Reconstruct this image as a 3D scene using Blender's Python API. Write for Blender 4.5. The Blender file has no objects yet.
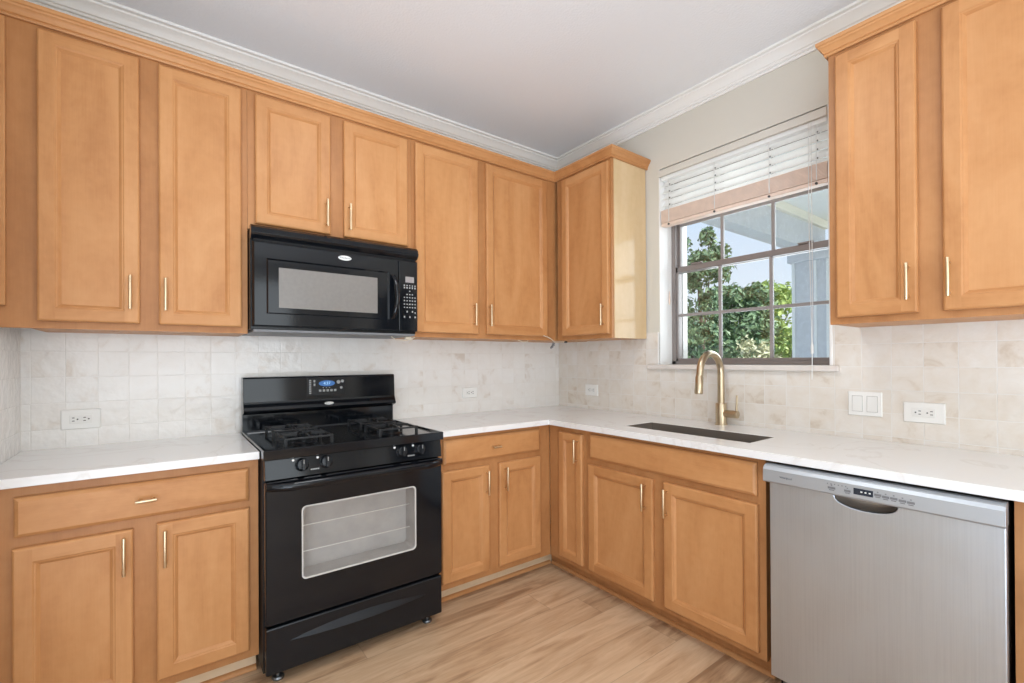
import bpy, bmesh, math, random
from mathutils import Vector, Matrix
random.seed(7)
C = bpy.context.scene.collection
SC = bpy.context.scene

# ------------------------------------------------------------------ camera
def make_camera():
    yaw, pitch, roll = .6445, .0033, -.0058
    f, hy = 461.29, 358.49
    fw = Vector((math.sin(yaw)*math.cos(pitch), math.cos(yaw)*math.cos(pitch), math.sin(pitch)))
    rt = Vector((math.cos(yaw), -math.sin(yaw), 0)); up = rt.cross(fw)
    r2 = rt*math.cos(roll) + up*math.sin(roll); u2 = -rt*math.sin(roll) + up*math.cos(roll)
    cam = bpy.data.cameras.new('camera'); o = bpy.data.objects.new('camera', cam); C.objects.link(o)
    m = Matrix((r2, u2, -fw)).transposed().to_4x4()
    m.translation = Vector((-2.4733, -2.6782, 1.27)); o.matrix_world = m
    cam.sensor_fit = 'HORIZONTAL'; cam.sensor_width = 36; cam.lens = f/1024*36
    cam.shift_y = (hy-341.5)/1024; cam.clip_start = .02; cam.clip_end = 300
    SC.camera = o
make_camera()

# ------------------------------------------------------------------ world, sun, daylight and added fill
SC.view_settings.view_transform = 'Standard'; SC.view_settings.look = 'None'
SC.view_settings.exposure = 0.14; SC.view_settings.gamma = 1; SC.view_settings.use_curve_mapping = False
def make_world():
    w = bpy.data.worlds.new('world'); SC.world = w; w.use_nodes = True
    nt = w.node_tree; bg = nt.nodes['Background']
    tc = nt.nodes.new('ShaderNodeTexCoord'); sep = nt.nodes.new('ShaderNodeSeparateXYZ')
    cr = nt.nodes.new('ShaderNodeValToRGB')
    cr.color_ramp.elements[0].position = 0.0; cr.color_ramp.elements[0].color = (.93, .97, 1, 1)
    cr.color_ramp.elements[1].position = .6; cr.color_ramp.elements[1].color = (.42, .66, 1, 1)
    nt.links.new(tc.outputs['Generated'], sep.inputs[0]); nt.links.new(sep.outputs[2], cr.inputs[0])
    nt.links.new(cr.outputs[0], bg.inputs[0]); bg.inputs[1].default_value = 1.0
make_world()
def light(name, kind, loc, direction, power, color=(1, 1, 1), size=None, angle=None):
    d = bpy.data.lights.new(name, kind); d.energy = power; d.color = color
    if kind == 'AREA': d.shape = 'RECTANGLE'; d.size, d.size_y = size
    if angle is not None: d.angle = angle
    o = bpy.data.objects.new(name, d); C.objects.link(o); o.location = loc
    o.rotation_euler = Vector(direction).to_track_quat('-Z', 'Y').to_euler()
    return o
light('sun', 'SUN', (6, -8, 12), (.15, .9, -1.0), 4.6, (1, .95, .86), angle=.01)
light('daylight_south', 'AREA', (-3.0, -5.9, 1.45), (0, 1, .25), 86, (.88, .96, 1.0), (4.2, 2.2))
light('daylight_west', 'AREA', (-5.9, -3.6, 1.45), (1, 0, .2), 16, (.86, .95, 1), (3.6, 2.1))
light('upward_fill', 'AREA', (-3.5, -3.9, .03), (0, 0, 1), 120, (.70, .91, 1.18), (2.4, 2.0))  # added upward lamp behind the viewer, brightens the ceiling in place of floor bounce
light('overhead_fill', 'AREA', (-1.65, -1.65, 2.79), (0, 0, -1), 13, (.93, .97, 1), (.5, .5))  # unseen downward fill, added to brighten the corner and counters
light('window_daylight', 'AREA', (.45, -1.39, 1.85), (-1, 0, -.08), 11, (.88, .95, 1), (.8, 1.0))

# ------------------------------------------------------------------ materials
MATS = {}
def nodes(name):
    m = bpy.data.materials.new(name); m.use_nodes = True
    nt = m.node_tree
    return m, nt, nt.nodes['Principled BSDF']
def simple(name, col, rough=.5, metal=0, spec=.5, coat=0, noise=0, nscale=30, bump=0, bscale=200, aniso=0):
    m, nt, b = nodes(name)
    b.inputs['Base Color'].default_value = (*col, 1); b.inputs['Roughness'].default_value = rough
    b.inputs['Metallic'].default_value = metal; b.inputs['Specular IOR Level'].default_value = spec
    b.inputs['Coat Weight'].default_value = coat
    if aniso: b.inputs['Anisotropic'].default_value = aniso
    tc = nt.nodes.new('ShaderNodeTexCoord')
    if noise:
        n = nt.nodes.new('ShaderNodeTexNoise'); n.inputs['Scale'].default_value = nscale; n.inputs['Detail'].default_value = 4
        nt.links.new(tc.outputs['Object'], n.inputs['Vector'])
        cr = nt.nodes.new('ShaderNodeValToRGB')
        cr.color_ramp.elements[0].position = .3; cr.color_ramp.elements[1].position = .7
        cr.color_ramp.elements[0].color = (*[c*(1-noise) for c in col], 1)
        cr.color_ramp.elements[1].color = (*[min(1, c*(1+noise)) for c in col], 1)
        nt.links.new(n.outputs['Fac'], cr.inputs[0]); nt.links.new(cr.outputs[0], b.inputs['Base Color'])
    if bump:
        n = nt.nodes.new('ShaderNodeTexNoise'); n.inputs['Scale'].default_value = bscale; n.inputs['Detail'].default_value = 3
        nt.links.new(tc.outputs['Object'], n.inputs['Vector'])
        bp = nt.nodes.new('ShaderNodeBump'); bp.inputs['Strength'].default_value = bump; bp.inputs['Distance'].default_value = .003
        nt.links.new(n.outputs['Fac'], bp.inputs['Height']); nt.links.new(bp.outputs[0], b.inputs['Normal'])
    MATS[name] = m
    return m
def math_node(nt, op, a, b=None, c=None):
    n = nt.nodes.new('ShaderNodeMath'); n.operation = op
    for i, v in enumerate((a, b, c)):
        if v is None: continue
        if isinstance(v, (int, float)): n.inputs[i].default_value = v
        else: nt.links.new(v, n.inputs[i])
    return n.outputs[0]
def wood(name, axis, c1, c2, c3, rough=.42, grain=1.0):
    """satin maple: soft cathedral figure stretched along one axis with fine pores"""
    m, nt, b = nodes(name)
    tc = nt.nodes.new('ShaderNodeTexCoord'); oi = nt.nodes.new('ShaderNodeObjectInfo')
    add = nt.nodes.new('ShaderNodeVectorMath'); add.operation = 'MULTIPLY_ADD'
    comb = nt.nodes.new('ShaderNodeCombineXYZ')
    for i in range(3): nt.links.new(oi.outputs['Random'], comb.inputs[i])
    nt.links.new(comb.outputs[0], add.inputs[0]); add.inputs[1].default_value = (17, 23, 31)
    nt.links.new(tc.outputs['Object'], add.inputs[2])
    mp = nt.nodes.new('ShaderNodeMapping')
    sc = [5, 5, 5]; sc[axis] = 1.3; mp.inputs['Scale'].default_value = sc
    nt.links.new(add.outputs[0], mp.inputs['Vector'])
    n1 = nt.nodes.new('ShaderNodeTexNoise'); n1.inputs['Scale'].default_value = 1.0; n1.inputs['Detail'].default_value = 5
    n1.inputs['Roughness'].default_value = .55; n1.inputs['Distortion'].default_value = 1.3
    nt.links.new(mp.outputs[0], n1.inputs['Vector'])
    mp2 = nt.nodes.new('ShaderNodeMapping'); sc2 = [220, 220, 220]; sc2[axis] = 9; mp2.inputs['Scale'].default_value = sc2
    nt.links.new(add.outputs[0], mp2.inputs['Vector'])
    n2 = nt.nodes.new('ShaderNodeTexNoise'); n2.inputs['Scale'].default_value = 1.0; n2.inputs['Detail'].default_value = 2
    nt.links.new(mp2.outputs[0], n2.inputs['Vector'])
    n3 = nt.nodes.new('ShaderNodeTexNoise'); n3.inputs['Scale'].default_value = 30; n3.inputs['Detail'].default_value = 3
    nt.links.new(add.outputs[0], n3.inputs['Vector'])
    v = math_node(nt, 'MULTIPLY_ADD', n2.outputs['Fac'], .16*grain, n1.outputs['Fac'])
    v = math_node(nt, 'MULTIPLY_ADD', n3.outputs['Fac'], .26, v)
    v = math_node(nt, 'MULTIPLY_ADD', oi.outputs['Random'], .10, v)
    v = math_node(nt, 'SUBTRACT', v, .245)
    cr = nt.nodes.new('ShaderNodeValToRGB'); e = cr.color_ramp.elements
    e[0].position = .28; e[0].color = (*c1, 1); e[1].position = .75; e[1].color = (*c3, 1)
    k = e.new(.5); k.color = (*c2, 1)
    nt.links.new(v, cr.inputs[0]); nt.links.new(cr.outputs[0], b.inputs['Base Color'])
    b.inputs['Roughness'].default_value = rough; b.inputs['Specular IOR Level'].default_value = .28
    MATS[name] = m
    return m
W1, W2, W3 = (.435, .190, .068), (.515, .242, .092), (.575, .288, .120)
for nm, ax in (('wood_x', 0), ('wood_y', 1), ('wood_z', 2)): wood(nm, ax, W1, W2, W3)
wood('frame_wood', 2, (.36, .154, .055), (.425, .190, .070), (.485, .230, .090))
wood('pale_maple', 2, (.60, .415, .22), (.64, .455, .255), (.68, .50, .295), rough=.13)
wood('raw_wood', 0, (.62, .46, .29), (.70, .53, .35), (.75, .58, .40), rough=.6)
simple('paint_wall', (.65, .605, .525), .65, bump=.12, bscale=180)
simple('paint_ceiling', (.85, .86, .87), .8, bump=.5, bscale=90)
simple('paint_trim', (.86, .835, .795), .4)
simple('white_plastic', (.84, .82, .78), .35)
simple('switch_plastic', (.80, .78, .74), .3)
simple('switch_gap', (.42, .40, .37), .5)
simple('dark_slot', (.05, .045, .04), .6)
simple('brass', (.70, .55, .36), .36, metal=1)
simple('faucet_brass', (.50, .40, .27), .30, metal=1)
simple('gloss_black', (.005, .006, .008), .09, spec=.36)
simple('satin_black', (.007, .008, .010), .24, spec=.34)
simple('matte_black', (.010, .010, .011), .5, spec=.3)
simple('cast_iron', (.012, .012, .013), .38, bump=.25, bscale=300)
simple('oven_cavity', (.42, .375, .34), .5, noise=.08, nscale=14)
simple('micro_window', (.20, .182, .165), .25, noise=.05, nscale=60)
simple('rack_metal', (.72, .68, .62), .3, metal=.6)
simple('window_trim_grey', (.55, .52, .48), .35)
simple('chrome', (.8, .8, .8), .15, metal=1)
simple('zinc', (.22, .23, .24), .35, metal=.9)
simple('badge_silver', (.82, .82, .80), .3, metal=.4)
simple('badge_ink', (.10, .11, .13), .5)
simple('key_print', (.34, .335, .32), .5)
simple('dim_display', (.30, .27, .26), .3)
simple('dark_display', (.012, .018, .03), .15)
simple('silver_console', (.44, .46, .48), .38, metal=.6)
simple('sink_steel', (.33, .29, .25), .38, metal=.8)
simple('bronze_frame', (.25, .215, .20), .4, metal=.2)
simple('muntin_grey', (.30, .27, .255), .4)
simple('blind_white', (.86, .86, .84), .4)
simple('blind_beige', (.80, .63, .52), .5, noise=.05, nscale=30)
simple('blind_cream', (.66, .615, .54), .5)
simple('cord_white', (.78, .77, .74), .6)
simple('wire_beige', (.75, .66, .52), .5)
simple('stone_sill', (.70, .63, .57), .3, noise=.06, nscale=12)
simple('panel_grey', (.17, .17, .175), .45)
simple('porch_grey', (.64, .67, .72), .7, noise=.06, nscale=20)
simple('porch_cream', (.86, .84, .74), .6)
simple('porch_ceiling', (.86, .89, .90), .7)
simple('brown_siding', (.45, .36, .28), .8)
simple('ground_pale', (.62, .55, .40), .9, noise=.25, nscale=2)
simple('bark', (.16, .12, .09), .9, noise=.3, nscale=8)
simple('brown_side', (.20, .15, .115), .5)
def emis(name, col, s):
    m, nt, b = nodes(name); b.inputs['Base Color'].default_value = (.01, .02, .05, 1)
    b.inputs['Emission Color'].default_value = (*col, 1); b.inputs['Emission Strength'].default_value = s; MATS[name] = m
emis('clock_blue', (.05, .22, .62), .55); emis('clock_digit', (.5, .8, 1), 1.0)
def translucent(name, col, f):
    m, nt, b = nodes(name); out = nt.nodes['Material Output']; b.inputs['Base Color'].default_value = (*col, 1); b.inputs['Roughness'].default_value = .4
    t = nt.nodes.new('ShaderNodeBsdfTranslucent'); t.inputs[0].default_value = (*col, 1); mix = nt.nodes.new('ShaderNodeMixShader'); mix.inputs[0].default_value = f
    nt.links.new(b.outputs[0], mix.inputs[1]); nt.links.new(t.outputs[0], mix.inputs[2]); nt.links.new(mix.outputs[0], out.inputs[0]); MATS[name] = m
translucent('blind_slat', (.93, .915, .89), .45)
def leaf_mat(name, c1, c2):
    m, nt, b = nodes(name)
    g = nt.nodes.new('ShaderNodeNewGeometry'); cr = nt.nodes.new('ShaderNodeValToRGB')
    cr.color_ramp.elements[0].color = (*c1, 1); cr.color_ramp.elements[1].color = (*c2, 1)
    nt.links.new(g.outputs['Random Per Island'], cr.inputs[0]); nt.links.new(cr.outputs[0], b.inputs['Base Color'])
    b.inputs['Roughness'].default_value = .45; MATS[name] = m
leaf_mat('leaf_dark', (.06, .13, .06), (.30, .42, .22))
leaf_mat('leaf_lime', (.22, .34, .08), (.55, .66, .22)); leaf_mat('leaf_pale', (.40, .42, .22), (.80, .76, .52))
def steel():
    m, nt, b = nodes('stainless')
    tc = nt.nodes.new('ShaderNodeTexCoord'); mp = nt.nodes.new('ShaderNodeMapping'); mp.inputs['Scale'].default_value = (45, 45, .6)
    nt.links.new(tc.outputs['Object'], mp.inputs[0])
    n = nt.nodes.new('ShaderNodeTexNoise'); n.inputs['Scale'].default_value = 6; n.inputs['Detail'].default_value = 4
    nt.links.new(mp.outputs[0], n.inputs['Vector'])
    n2 = nt.nodes.new('ShaderNodeTexNoise'); n2.inputs['Scale'].default_value = 5; n2.inputs['Detail'].default_value = 6; n2.inputs['Roughness'].default_value = .7
    nt.links.new(tc.outputs['Object'], n2.inputs['Vector'])
    v = math_node(nt, 'MULTIPLY_ADD', n2.outputs['Fac'], .8, n.outputs['Fac'])
    cr = nt.nodes.new('ShaderNodeValToRGB'); cr.color_ramp.elements[0].position = .3; cr.color_ramp.elements[1].position = 1.5
    cr.color_ramp.elements[0].color = (.44, .475, .515, 1); cr.color_ramp.elements[1].color = (.52, .555, .59, 1)
    nt.links.new(v, cr.inputs[0]); nt.links.new(cr.outputs[0], b.inputs['Base Color'])
    r = math_node(nt, 'MULTIPLY_ADD', n2.outputs['Fac'], .22, .24); nt.links.new(r, b.inputs['Roughness'])
    b.inputs['Metallic'].default_value = .85
    bp = nt.nodes.new('ShaderNodeBump'); bp.inputs['Strength'].default_value = .05; bp.inputs['Distance'].default_value = .001
    nt.links.new(n.outputs['Fac'], bp.inputs['Height']); nt.links.new(bp.outputs[0], b.inputs['Normal'])
    MATS['stainless'] = m
steel()
def glass():
    m = bpy.data.materials.new('pane_glass'); m.use_nodes = True; nt = m.node_tree; nt.nodes.clear()
    out = nt.nodes.new('ShaderNodeOutputMaterial'); mix = nt.nodes.new('ShaderNodeMixShader')
    t = nt.nodes.new('ShaderNodeBsdfTransparent'); t.inputs[0].default_value = (.94, .96, .97, 1)
    g = nt.nodes.new('ShaderNodeBsdfGlossy'); g.inputs['Roughness'].default_value = .03
    fr = nt.nodes.new('ShaderNodeFresnel'); fr.inputs[0].default_value = 1.45
    nt.links.new(fr.outputs[0], mix.inputs[0]); nt.links.new(t.outputs[0], mix.inputs[1]); nt.links.new(g.outputs[0], mix.inputs[2])
    nt.links.new(mix.outputs[0], out.inputs[0]); MATS['pane_glass'] = m
glass()
def tile(name, axis, pu, su, pv, sv):
    """handmade glazed square tile: tone, tilt and clouding vary from tile to tile"""
    m, nt, b = nodes(name)
    g = nt.nodes.new('ShaderNodeNewGeometry'); sep = nt.nodes.new('ShaderNodeSeparateXYZ'); nt.links.new(g.outputs['Position'], sep.inputs[0])
    u = math_node(nt, 'DIVIDE', math_node(nt, 'SUBTRACT', sep.outputs[axis], pu), su)
    v = math_node(nt, 'DIVIDE', math_node(nt, 'SUBTRACT', sep.outputs[2], pv), sv)
    fu, fv = math_node(nt, 'FLOOR', u), math_node(nt, 'FLOOR', v)
    ru, rv = math_node(nt, 'SUBTRACT', u, fu), math_node(nt, 'SUBTRACT', v, fv)
    cell = nt.nodes.new('ShaderNodeCombineXYZ'); nt.links.new(fu, cell.inputs[0]); nt.links.new(fv, cell.inputs[1]); cell.inputs[2].default_value = axis*7.3
    wn = nt.nodes.new('ShaderNodeTexWhiteNoise'); nt.links.new(cell.outputs[0], wn.inputs['Vector'])
    sc = nt.nodes.new('ShaderNodeSeparateColor'); nt.links.new(wn.outputs['Color'], sc.inputs[0])
    # edges wander a little from tile to tile
    jit = math_node(nt, 'MULTIPLY', math_node(nt, 'SUBTRACT', sc.outputs[0], .5), .012)
    du = math_node(nt, 'MINIMUM', ru, math_node(nt, 'SUBTRACT', 1, ru)); dv = math_node(nt, 'MINIMUM', rv, math_node(nt, 'SUBTRACT', 1, rv))
    d = math_node(nt, 'ADD', math_node(nt, 'MINIMUM', du, dv), jit)
    mr = nt.nodes.new('ShaderNodeMapRange'); mr.interpolation_type = 'SMOOTHSTEP'
    mr.inputs['From Min'].default_value = .008; mr.inputs['From Max'].default_value = .022; nt.links.new(d, mr.inputs['Value'])
    off = nt.nodes.new('ShaderNodeVectorMath'); off.operation = 'MULTIPLY_ADD'; nt.links.new(cell.outputs[0], off.inputs[0]); off.inputs[1].default_value = (3.1, 5.7, 1)
    nt.links.new(g.outputs['Position'], off.inputs[2])
    cl = nt.nodes.new('ShaderNodeTexNoise'); cl.inputs['Scale'].default_value = 11; cl.inputs['Detail'].default_value = 4; cl.inputs['Roughness'].default_value = .6
    cl.inputs['Distortion'].default_value = .6; nt.links.new(off.outputs[0], cl.inputs['Vector'])
    tone = math_node(nt, 'ADD', math_node(nt, 'MULTIPLY', sc.outputs[1], .22), math_node(nt, 'MULTIPLY', cl.outputs['Fac'], 1.0))
    cr = nt.nodes.new('ShaderNodeValToRGB'); e = cr.color_ramp.elements
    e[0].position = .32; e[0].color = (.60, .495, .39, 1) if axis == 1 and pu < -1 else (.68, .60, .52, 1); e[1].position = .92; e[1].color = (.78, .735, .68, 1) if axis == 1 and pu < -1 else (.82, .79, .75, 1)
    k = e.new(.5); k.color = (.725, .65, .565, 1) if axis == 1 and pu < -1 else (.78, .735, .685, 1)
    nt.links.new(tone, cr.inputs[0])
    mix = nt.nodes.new('ShaderNodeMix'); mix.data_type = 'RGBA'
    nt.links.new(mr.outputs[0], mix.inputs[0]); mix.inputs[6].default_value = (.77, .73, .68, 1); nt.links.new(cr.outputs[0], mix.inputs[7])
    nt.links.new(mix.outputs[2], b.inputs['Base Color'])
    b.inputs['Roughness'].default_value = .13
    und = nt.nodes.new('ShaderNodeTexNoise'); und.inputs['Scale'].default_value = 26; und.inputs['Detail'].default_value = 2; nt.links.new(off.outputs[0], und.inputs['Vector'])
    h = math_node(nt, 'MULTIPLY', ru, math_node(nt, 'SUBTRACT', sc.outputs[0], .5))
    h = math_node(nt, 'MULTIPLY_ADD', rv, math_node(nt, 'SUBTRACT', sc.outputs[2], .5), h)
    h = math_node(nt, 'MULTIPLY_ADD', und.outputs['Fac'], 1.0, h)
    h = math_node(nt, 'MULTIPLY_ADD', mr.outputs[0], .15, h)
    bp = nt.nodes.new('ShaderNodeBump'); bp.inputs['Strength'].default_value = .55; bp.inputs['Distance'].default_value = .004
    nt.links.new(h, bp.inputs['Height']); nt.links.new(bp.outputs[0], b.inputs['Normal'])
    MATS[name] = m
tile('tile_back', 0, -2.911, .1025, .993, .108); tile('tile_right', 1, -1.871, .104, 1.034, .099); tile('tile_left', 1, -.02, .103, .993, .108)
def quartz():
    m, nt, b = nodes('quartz')
    g = nt.nodes.new('ShaderNodeNewGeometry')
    n = nt.nodes.new('ShaderNodeTexNoise'); n.inputs['Scale'].default_value = 2.2; n.inputs['Detail'].default_value = 6; n.inputs['Distortion'].default_value = 1.2
    nt.links.new(g.outputs['Position'], n.inputs['Vector'])
    v = math_node(nt, 'ABSOLUTE', math_node(nt, 'SUBTRACT', n.outputs['Fac'], .5))
    cr = nt.nodes.new('ShaderNodeValToRGB'); e = cr.color_ramp.elements
    e[0].position = 0; e[0].color = (.73, .695, .66, 1); e[1].position = .02; e[1].color = (.78, .76, .735, 1)
    nt.links.new(v, cr.inputs[0]); nt.links.new(cr.outputs[0], b.inputs['Base Color']); b.inputs['Roughness'].default_value = .13
    MATS['quartz'] = m
quartz()
def planks():
    m, nt, b = nodes('oak_planks')
    g = nt.nodes.new('ShaderNodeNewGeometry'); sep = nt.nodes.new('ShaderNodeSeparateXYZ'); nt.links.new(g.outputs['Position'], sep.inputs[0])
    v = math_node(nt, 'DIVIDE', sep.outputs[1], .182); row = math_node(nt, 'FLOOR', v); fv = math_node(nt, 'SUBTRACT', v, row)
    wn0 = nt.nodes.new('ShaderNodeTexWhiteNoise'); wn0.noise_dimensions = '1D'; nt.links.new(row, wn0.inputs['W'])
    u = math_node(nt, 'ADD', math_node(nt, 'DIVIDE', sep.outputs[0], 1.22), math_node(nt, 'MULTIPLY', wn0.outputs['Value'], 5))
    cu = math_node(nt, 'FLOOR', u); fu = math_node(nt, 'SUBTRACT', u, cu)
    cell = nt.nodes.new('ShaderNodeCombineXYZ'); nt.links.new(cu, cell.inputs[0]); nt.links.new(row, cell.inputs[1])
    wn = nt.nodes.new('ShaderNodeTexWhiteNoise'); nt.links.new(cell.outputs[0], wn.inputs['Vector'])
    off = nt.nodes.new('ShaderNodeVectorMath'); off.operation = 'MULTIPLY_ADD'; nt.links.new(cell.outputs[0], off.inputs[0]); off.inputs[1].default_value = (7.7, 3.3, 1)
    nt.links.new(g.outputs['Position'], off.inputs[2])
    mp = nt.nodes.new('ShaderNodeMapping'); mp.inputs['Scale'].default_value = (1.3, 11, 1); nt.links.new(off.outputs[0], mp.inputs[0])
    n = nt.nodes.new('ShaderNodeTexNoise'); n.inputs['Scale'].default_value = 1.6; n.inputs['Detail'].default_value = 6; n.inputs['Distortion'].default_value = 1.0; n.inputs['Roughness'].default_value = .6
    nt.links.new(mp.outputs[0], n.inputs['Vector'])
    mp2 = nt.nodes.new('ShaderNodeMapping'); mp2.inputs['Scale'].default_value = (9, 190, 1); nt.links.new(off.outputs[0], mp2.inputs[0])
    n2 = nt.nodes.new('ShaderNodeTexNoise'); n2.inputs['Scale'].default_value = 1; n2.inputs['Detail'].default_value = 2; nt.links.new(mp2.outputs[0], n2.inputs['Vector'])
    t = math_node(nt, 'MULTIPLY_ADD', wn.outputs['Value'], .22, n.outputs['Fac'])
    t = math_node(nt, 'MULTIPLY_ADD', n2.outputs['Fac'], .16, t); t = math_node(nt, 'SUBTRACT', t, .18)
    cr = nt.nodes.new('ShaderNodeValToRGB'); e = cr.color_ramp.elements
    e[0].position = .27; e[0].color = (.31, .175, .092, 1); e[1].position = .72; e[1].color = (.66, .46, .29, 1)
    k = e.new(.48); k.color = (.525, .335, .195, 1)
    nt.links.new(t, cr.inputs[0])
    d = math_node(nt, 'MINIMUM', math_node(nt, 'MULTIPLY', math_node(nt, 'MINIMUM', fv, math_node(nt, 'SUBTRACT', 1, fv)), .182),
                  math_node(nt, 'MULTIPLY', math_node(nt, 'MINIMUM', fu, math_node(nt, 'SUBTRACT', 1, fu)), 1.22))
    mr = nt.nodes.new('ShaderNodeMapRange'); mr.inputs['From Min'].default_value = .0004; mr.inputs['From Max'].default_value = .0022
    mr.inputs['To Min'].default_value = .72; nt.links.new(d, mr.inputs['Value'])
    mx = nt.nodes.new('ShaderNodeMix'); mx.data_type = 'RGBA'; mx.blend_type = 'MULTIPLY'; mx.inputs[0].default_value = 1
    nt.links.new(cr.outputs[0], mx.inputs[6]); nt.links.new(mr.outputs[0], mx.inputs[7]); nt.links.new(mx.outputs[2], b.inputs['Base Color'])
    b.inputs['Roughness'].default_value = .42
    MATS['oak_planks'] = m
planks()

# ------------------------------------------------------------------ mesh helpers
ORG = {}   # object name -> world origin (nothing is rotated)
class MB:
    """collects shapes in world coordinates; build() links them as ONE mesh object"""
    def __init__(s): s.bm = bmesh.new(); s.mi = 0
    def face(s, vs):
        try: f = s.bm.faces.new(vs); f.material_index = s.mi; return f
        except ValueError: return None
    def box(s, x0, x1, y0, y1, z0, z1):
        x0, x1 = sorted((x0, x1)); y0, y1 = sorted((y0, y1)); z0, z1 = sorted((z0, z1))
        v = [s.bm.verts.new((x, y, z)) for z in (z0, z1) for y in (y0, y1) for x in (x0, x1)]
        for q in ((0, 2, 3, 1), (4, 5, 7, 6), (0, 1, 5, 4), (2, 6, 7, 3), (0, 4, 6, 2), (1, 3, 7, 5)): s.face([v[i] for i in q])
        return s
    def rings(s, loops, cap=True, closed=False):
        R = [[s.bm.verts.new(p) for p in l] for l in loops]; n = len(R[0])
        pairs = list(zip(R, R[1:])) + ([(R[-1], R[0])] if closed else [])
        for a, b in pairs:
            for i in range(n): s.face((a[i], a[(i+1) % n], b[(i+1) % n], b[i]))
        if cap and not closed: s.face(R[0][::-1]); s.face(R[-1])
        return s
    def prism(s, poly, axis, a, b):
        """poly: 2-D points on the two other axes in x,y,z order; extruded along axis from a to b"""
        def p3(p, t):
            q = list(p); q.insert(axis, t); return q
        return s.rings([[p3(p, a) for p in poly], [p3(p, b) for p in poly]])
    def tube(s, path, r, seg=10, cap=True):
        P = [Vector(p) for p in path]; rr = r if isinstance(r, (list, tuple)) else [r]*len(P)
        T = [(P[min(i+1, len(P)-1)]-P[max(i-1, 0)]).normalized() for i in range(len(P))]
        n = T[0].orthogonal().normalized(); L = []
        for i, p in enumerate(P):
            n = (n - T[i]*n.dot(T[i])); n = n.normalized() if n.length > 1e-6 else T[i].orthogonal().normalized()
            bb = T[i].cross(n)
            L.append([p + (n*math.cos(2*math.pi*k/seg) + bb*math.sin(2*math.pi*k/seg))*rr[i] for k in range(seg)])
        return s.rings(L, cap)
    def cyl(s, p0, p1, r, seg=16): return s.tube([p0, p1], r, seg)
    def sweep(s, path, prof, caps=True):
        """profile (out, z) carried along a 2-D path with mitred corners; out is to the right of travel"""
        P = [Vector(p) for p in path]; L = []
        for i, p in enumerate(P):
            d1 = (P[i]-P[i-1]).normalized() if i else None; d2 = (P[i+1]-P[i]).normalized() if i < len(P)-1 else None
            n1 = Vector((d1.y, -d1.x)) if d1 else None; n2 = Vector((d2.y, -d2.x)) if d2 else None
            if n1 is None: m = n2
            elif n2 is None: m = n1
            else: m = (n1+n2)/(1+n1.dot(n2))
            L.append([(p.x+m.x*o, p.y+m.y*o, z) for o, z in prof])
        return s.rings(L, caps)
    def build(s, name, mat, parent=None, bevel=0, smooth=False, seg=2, origin=None, angle=40):
        bmesh.ops.remove_doubles(s.bm, verts=s.bm.verts, dist=1e-6) if smooth == 'merge' else None
        bmesh.ops.recalc_face_normals(s.bm, faces=s.bm.faces)
        co = [v.co for v in s.bm.verts]
        if origin is None:
            lo = [min(c[i] for c in co) for i in range(3)]; hi = [max(c[i] for c in co) for i in range(3)]
            origin = Vector(((lo[0]+hi[0])/2, (lo[1]+hi[1])/2, lo[2] if parent is None else (lo[2]+hi[2])/2))
        origin = Vector(origin)
        for v in s.bm.verts: v.co -= origin
        me = bpy.data.meshes.new(name); s.bm.to_mesh(me); s.bm.free()
        o = bpy.data.objects.new(name, me); C.objects.link(o)
        for m in (mat if isinstance(mat, (list, tuple)) else [mat]): me.materials.append(MATS[m])
        if smooth: me.shade_smooth(); me.set_sharp_from_angle(angle=math.radians(angle))
        if bevel:
            b = o.modifiers.new('bevel', 'BEVEL'); b.width = bevel; b.segments = seg; b.limit_method = 'ANGLE'; b.angle_limit = math.radians(35)
        ORG[o.name] = origin
        o.location = origin - (ORG[parent.name] if parent else Vector((0, 0, 0)))
        if parent: o.parent = parent
        return o
def box(name, mat, parent, x0, x1, y0, y1, z0, z1, bevel=0): return MB().box(x0, x1, y0, y1, z0, z1).build(name, mat, parent, bevel)
def thing(name, label, cat, loc, group=None):
    o = bpy.data.objects.new(name, None); C.objects.link(o); o.empty_display_size = .1
    o.location = loc; ORG[o.name] = Vector(loc); return tag(o, label, cat, group)
def tag(o, label, cat, group=None):
    o['label'] = label; o['category'] = cat
    if group: o['group'] = group
    return o
def struct(o, label=None):
    o['kind'] = 'structure'
    if label: o['label'] = label
    return o
def text(name, s, mat, parent, loc, size, facing, depth=.0004):
    """small raised lettering turned into a mesh; facing '-y' or '-x'"""
    cu = bpy.data.curves.new(name, 'FONT'); cu.body = s; cu.size = size; cu.extrude = depth; cu.align_x = 'CENTER'; cu.align_y = 'CENTER'; cu.resolution_u = 2
    tmp = bpy.data.objects.new('tmp', cu); C.objects.link(tmp)
    bpy.context.view_layer.update()
    me = bpy.data.meshes.new_from_object(tmp.evaluated_get(bpy.context.evaluated_depsgraph_get()))
    bpy.data.objects.remove(tmp); bpy.data.curves.remove(cu)
    rot = Matrix(((1, 0, 0), (0, 0, -1), (0, 1, 0))) if facing == '-y' else Matrix(((0, 0, -1), (-1, 0, 0), (0, 1, 0)))
    me.transform(rot.to_4x4())
    me.name = name; o = bpy.data.objects.new(name, me); C.objects.link(o); me.materials.clear(); me.materials.append(MATS[mat])
    ORG[o.name] = Vector(loc); o.location = Vector(loc) - (ORG[parent.name] if parent else Vector((0, 0, 0)))
    if parent: o.parent = parent
    return o

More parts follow.
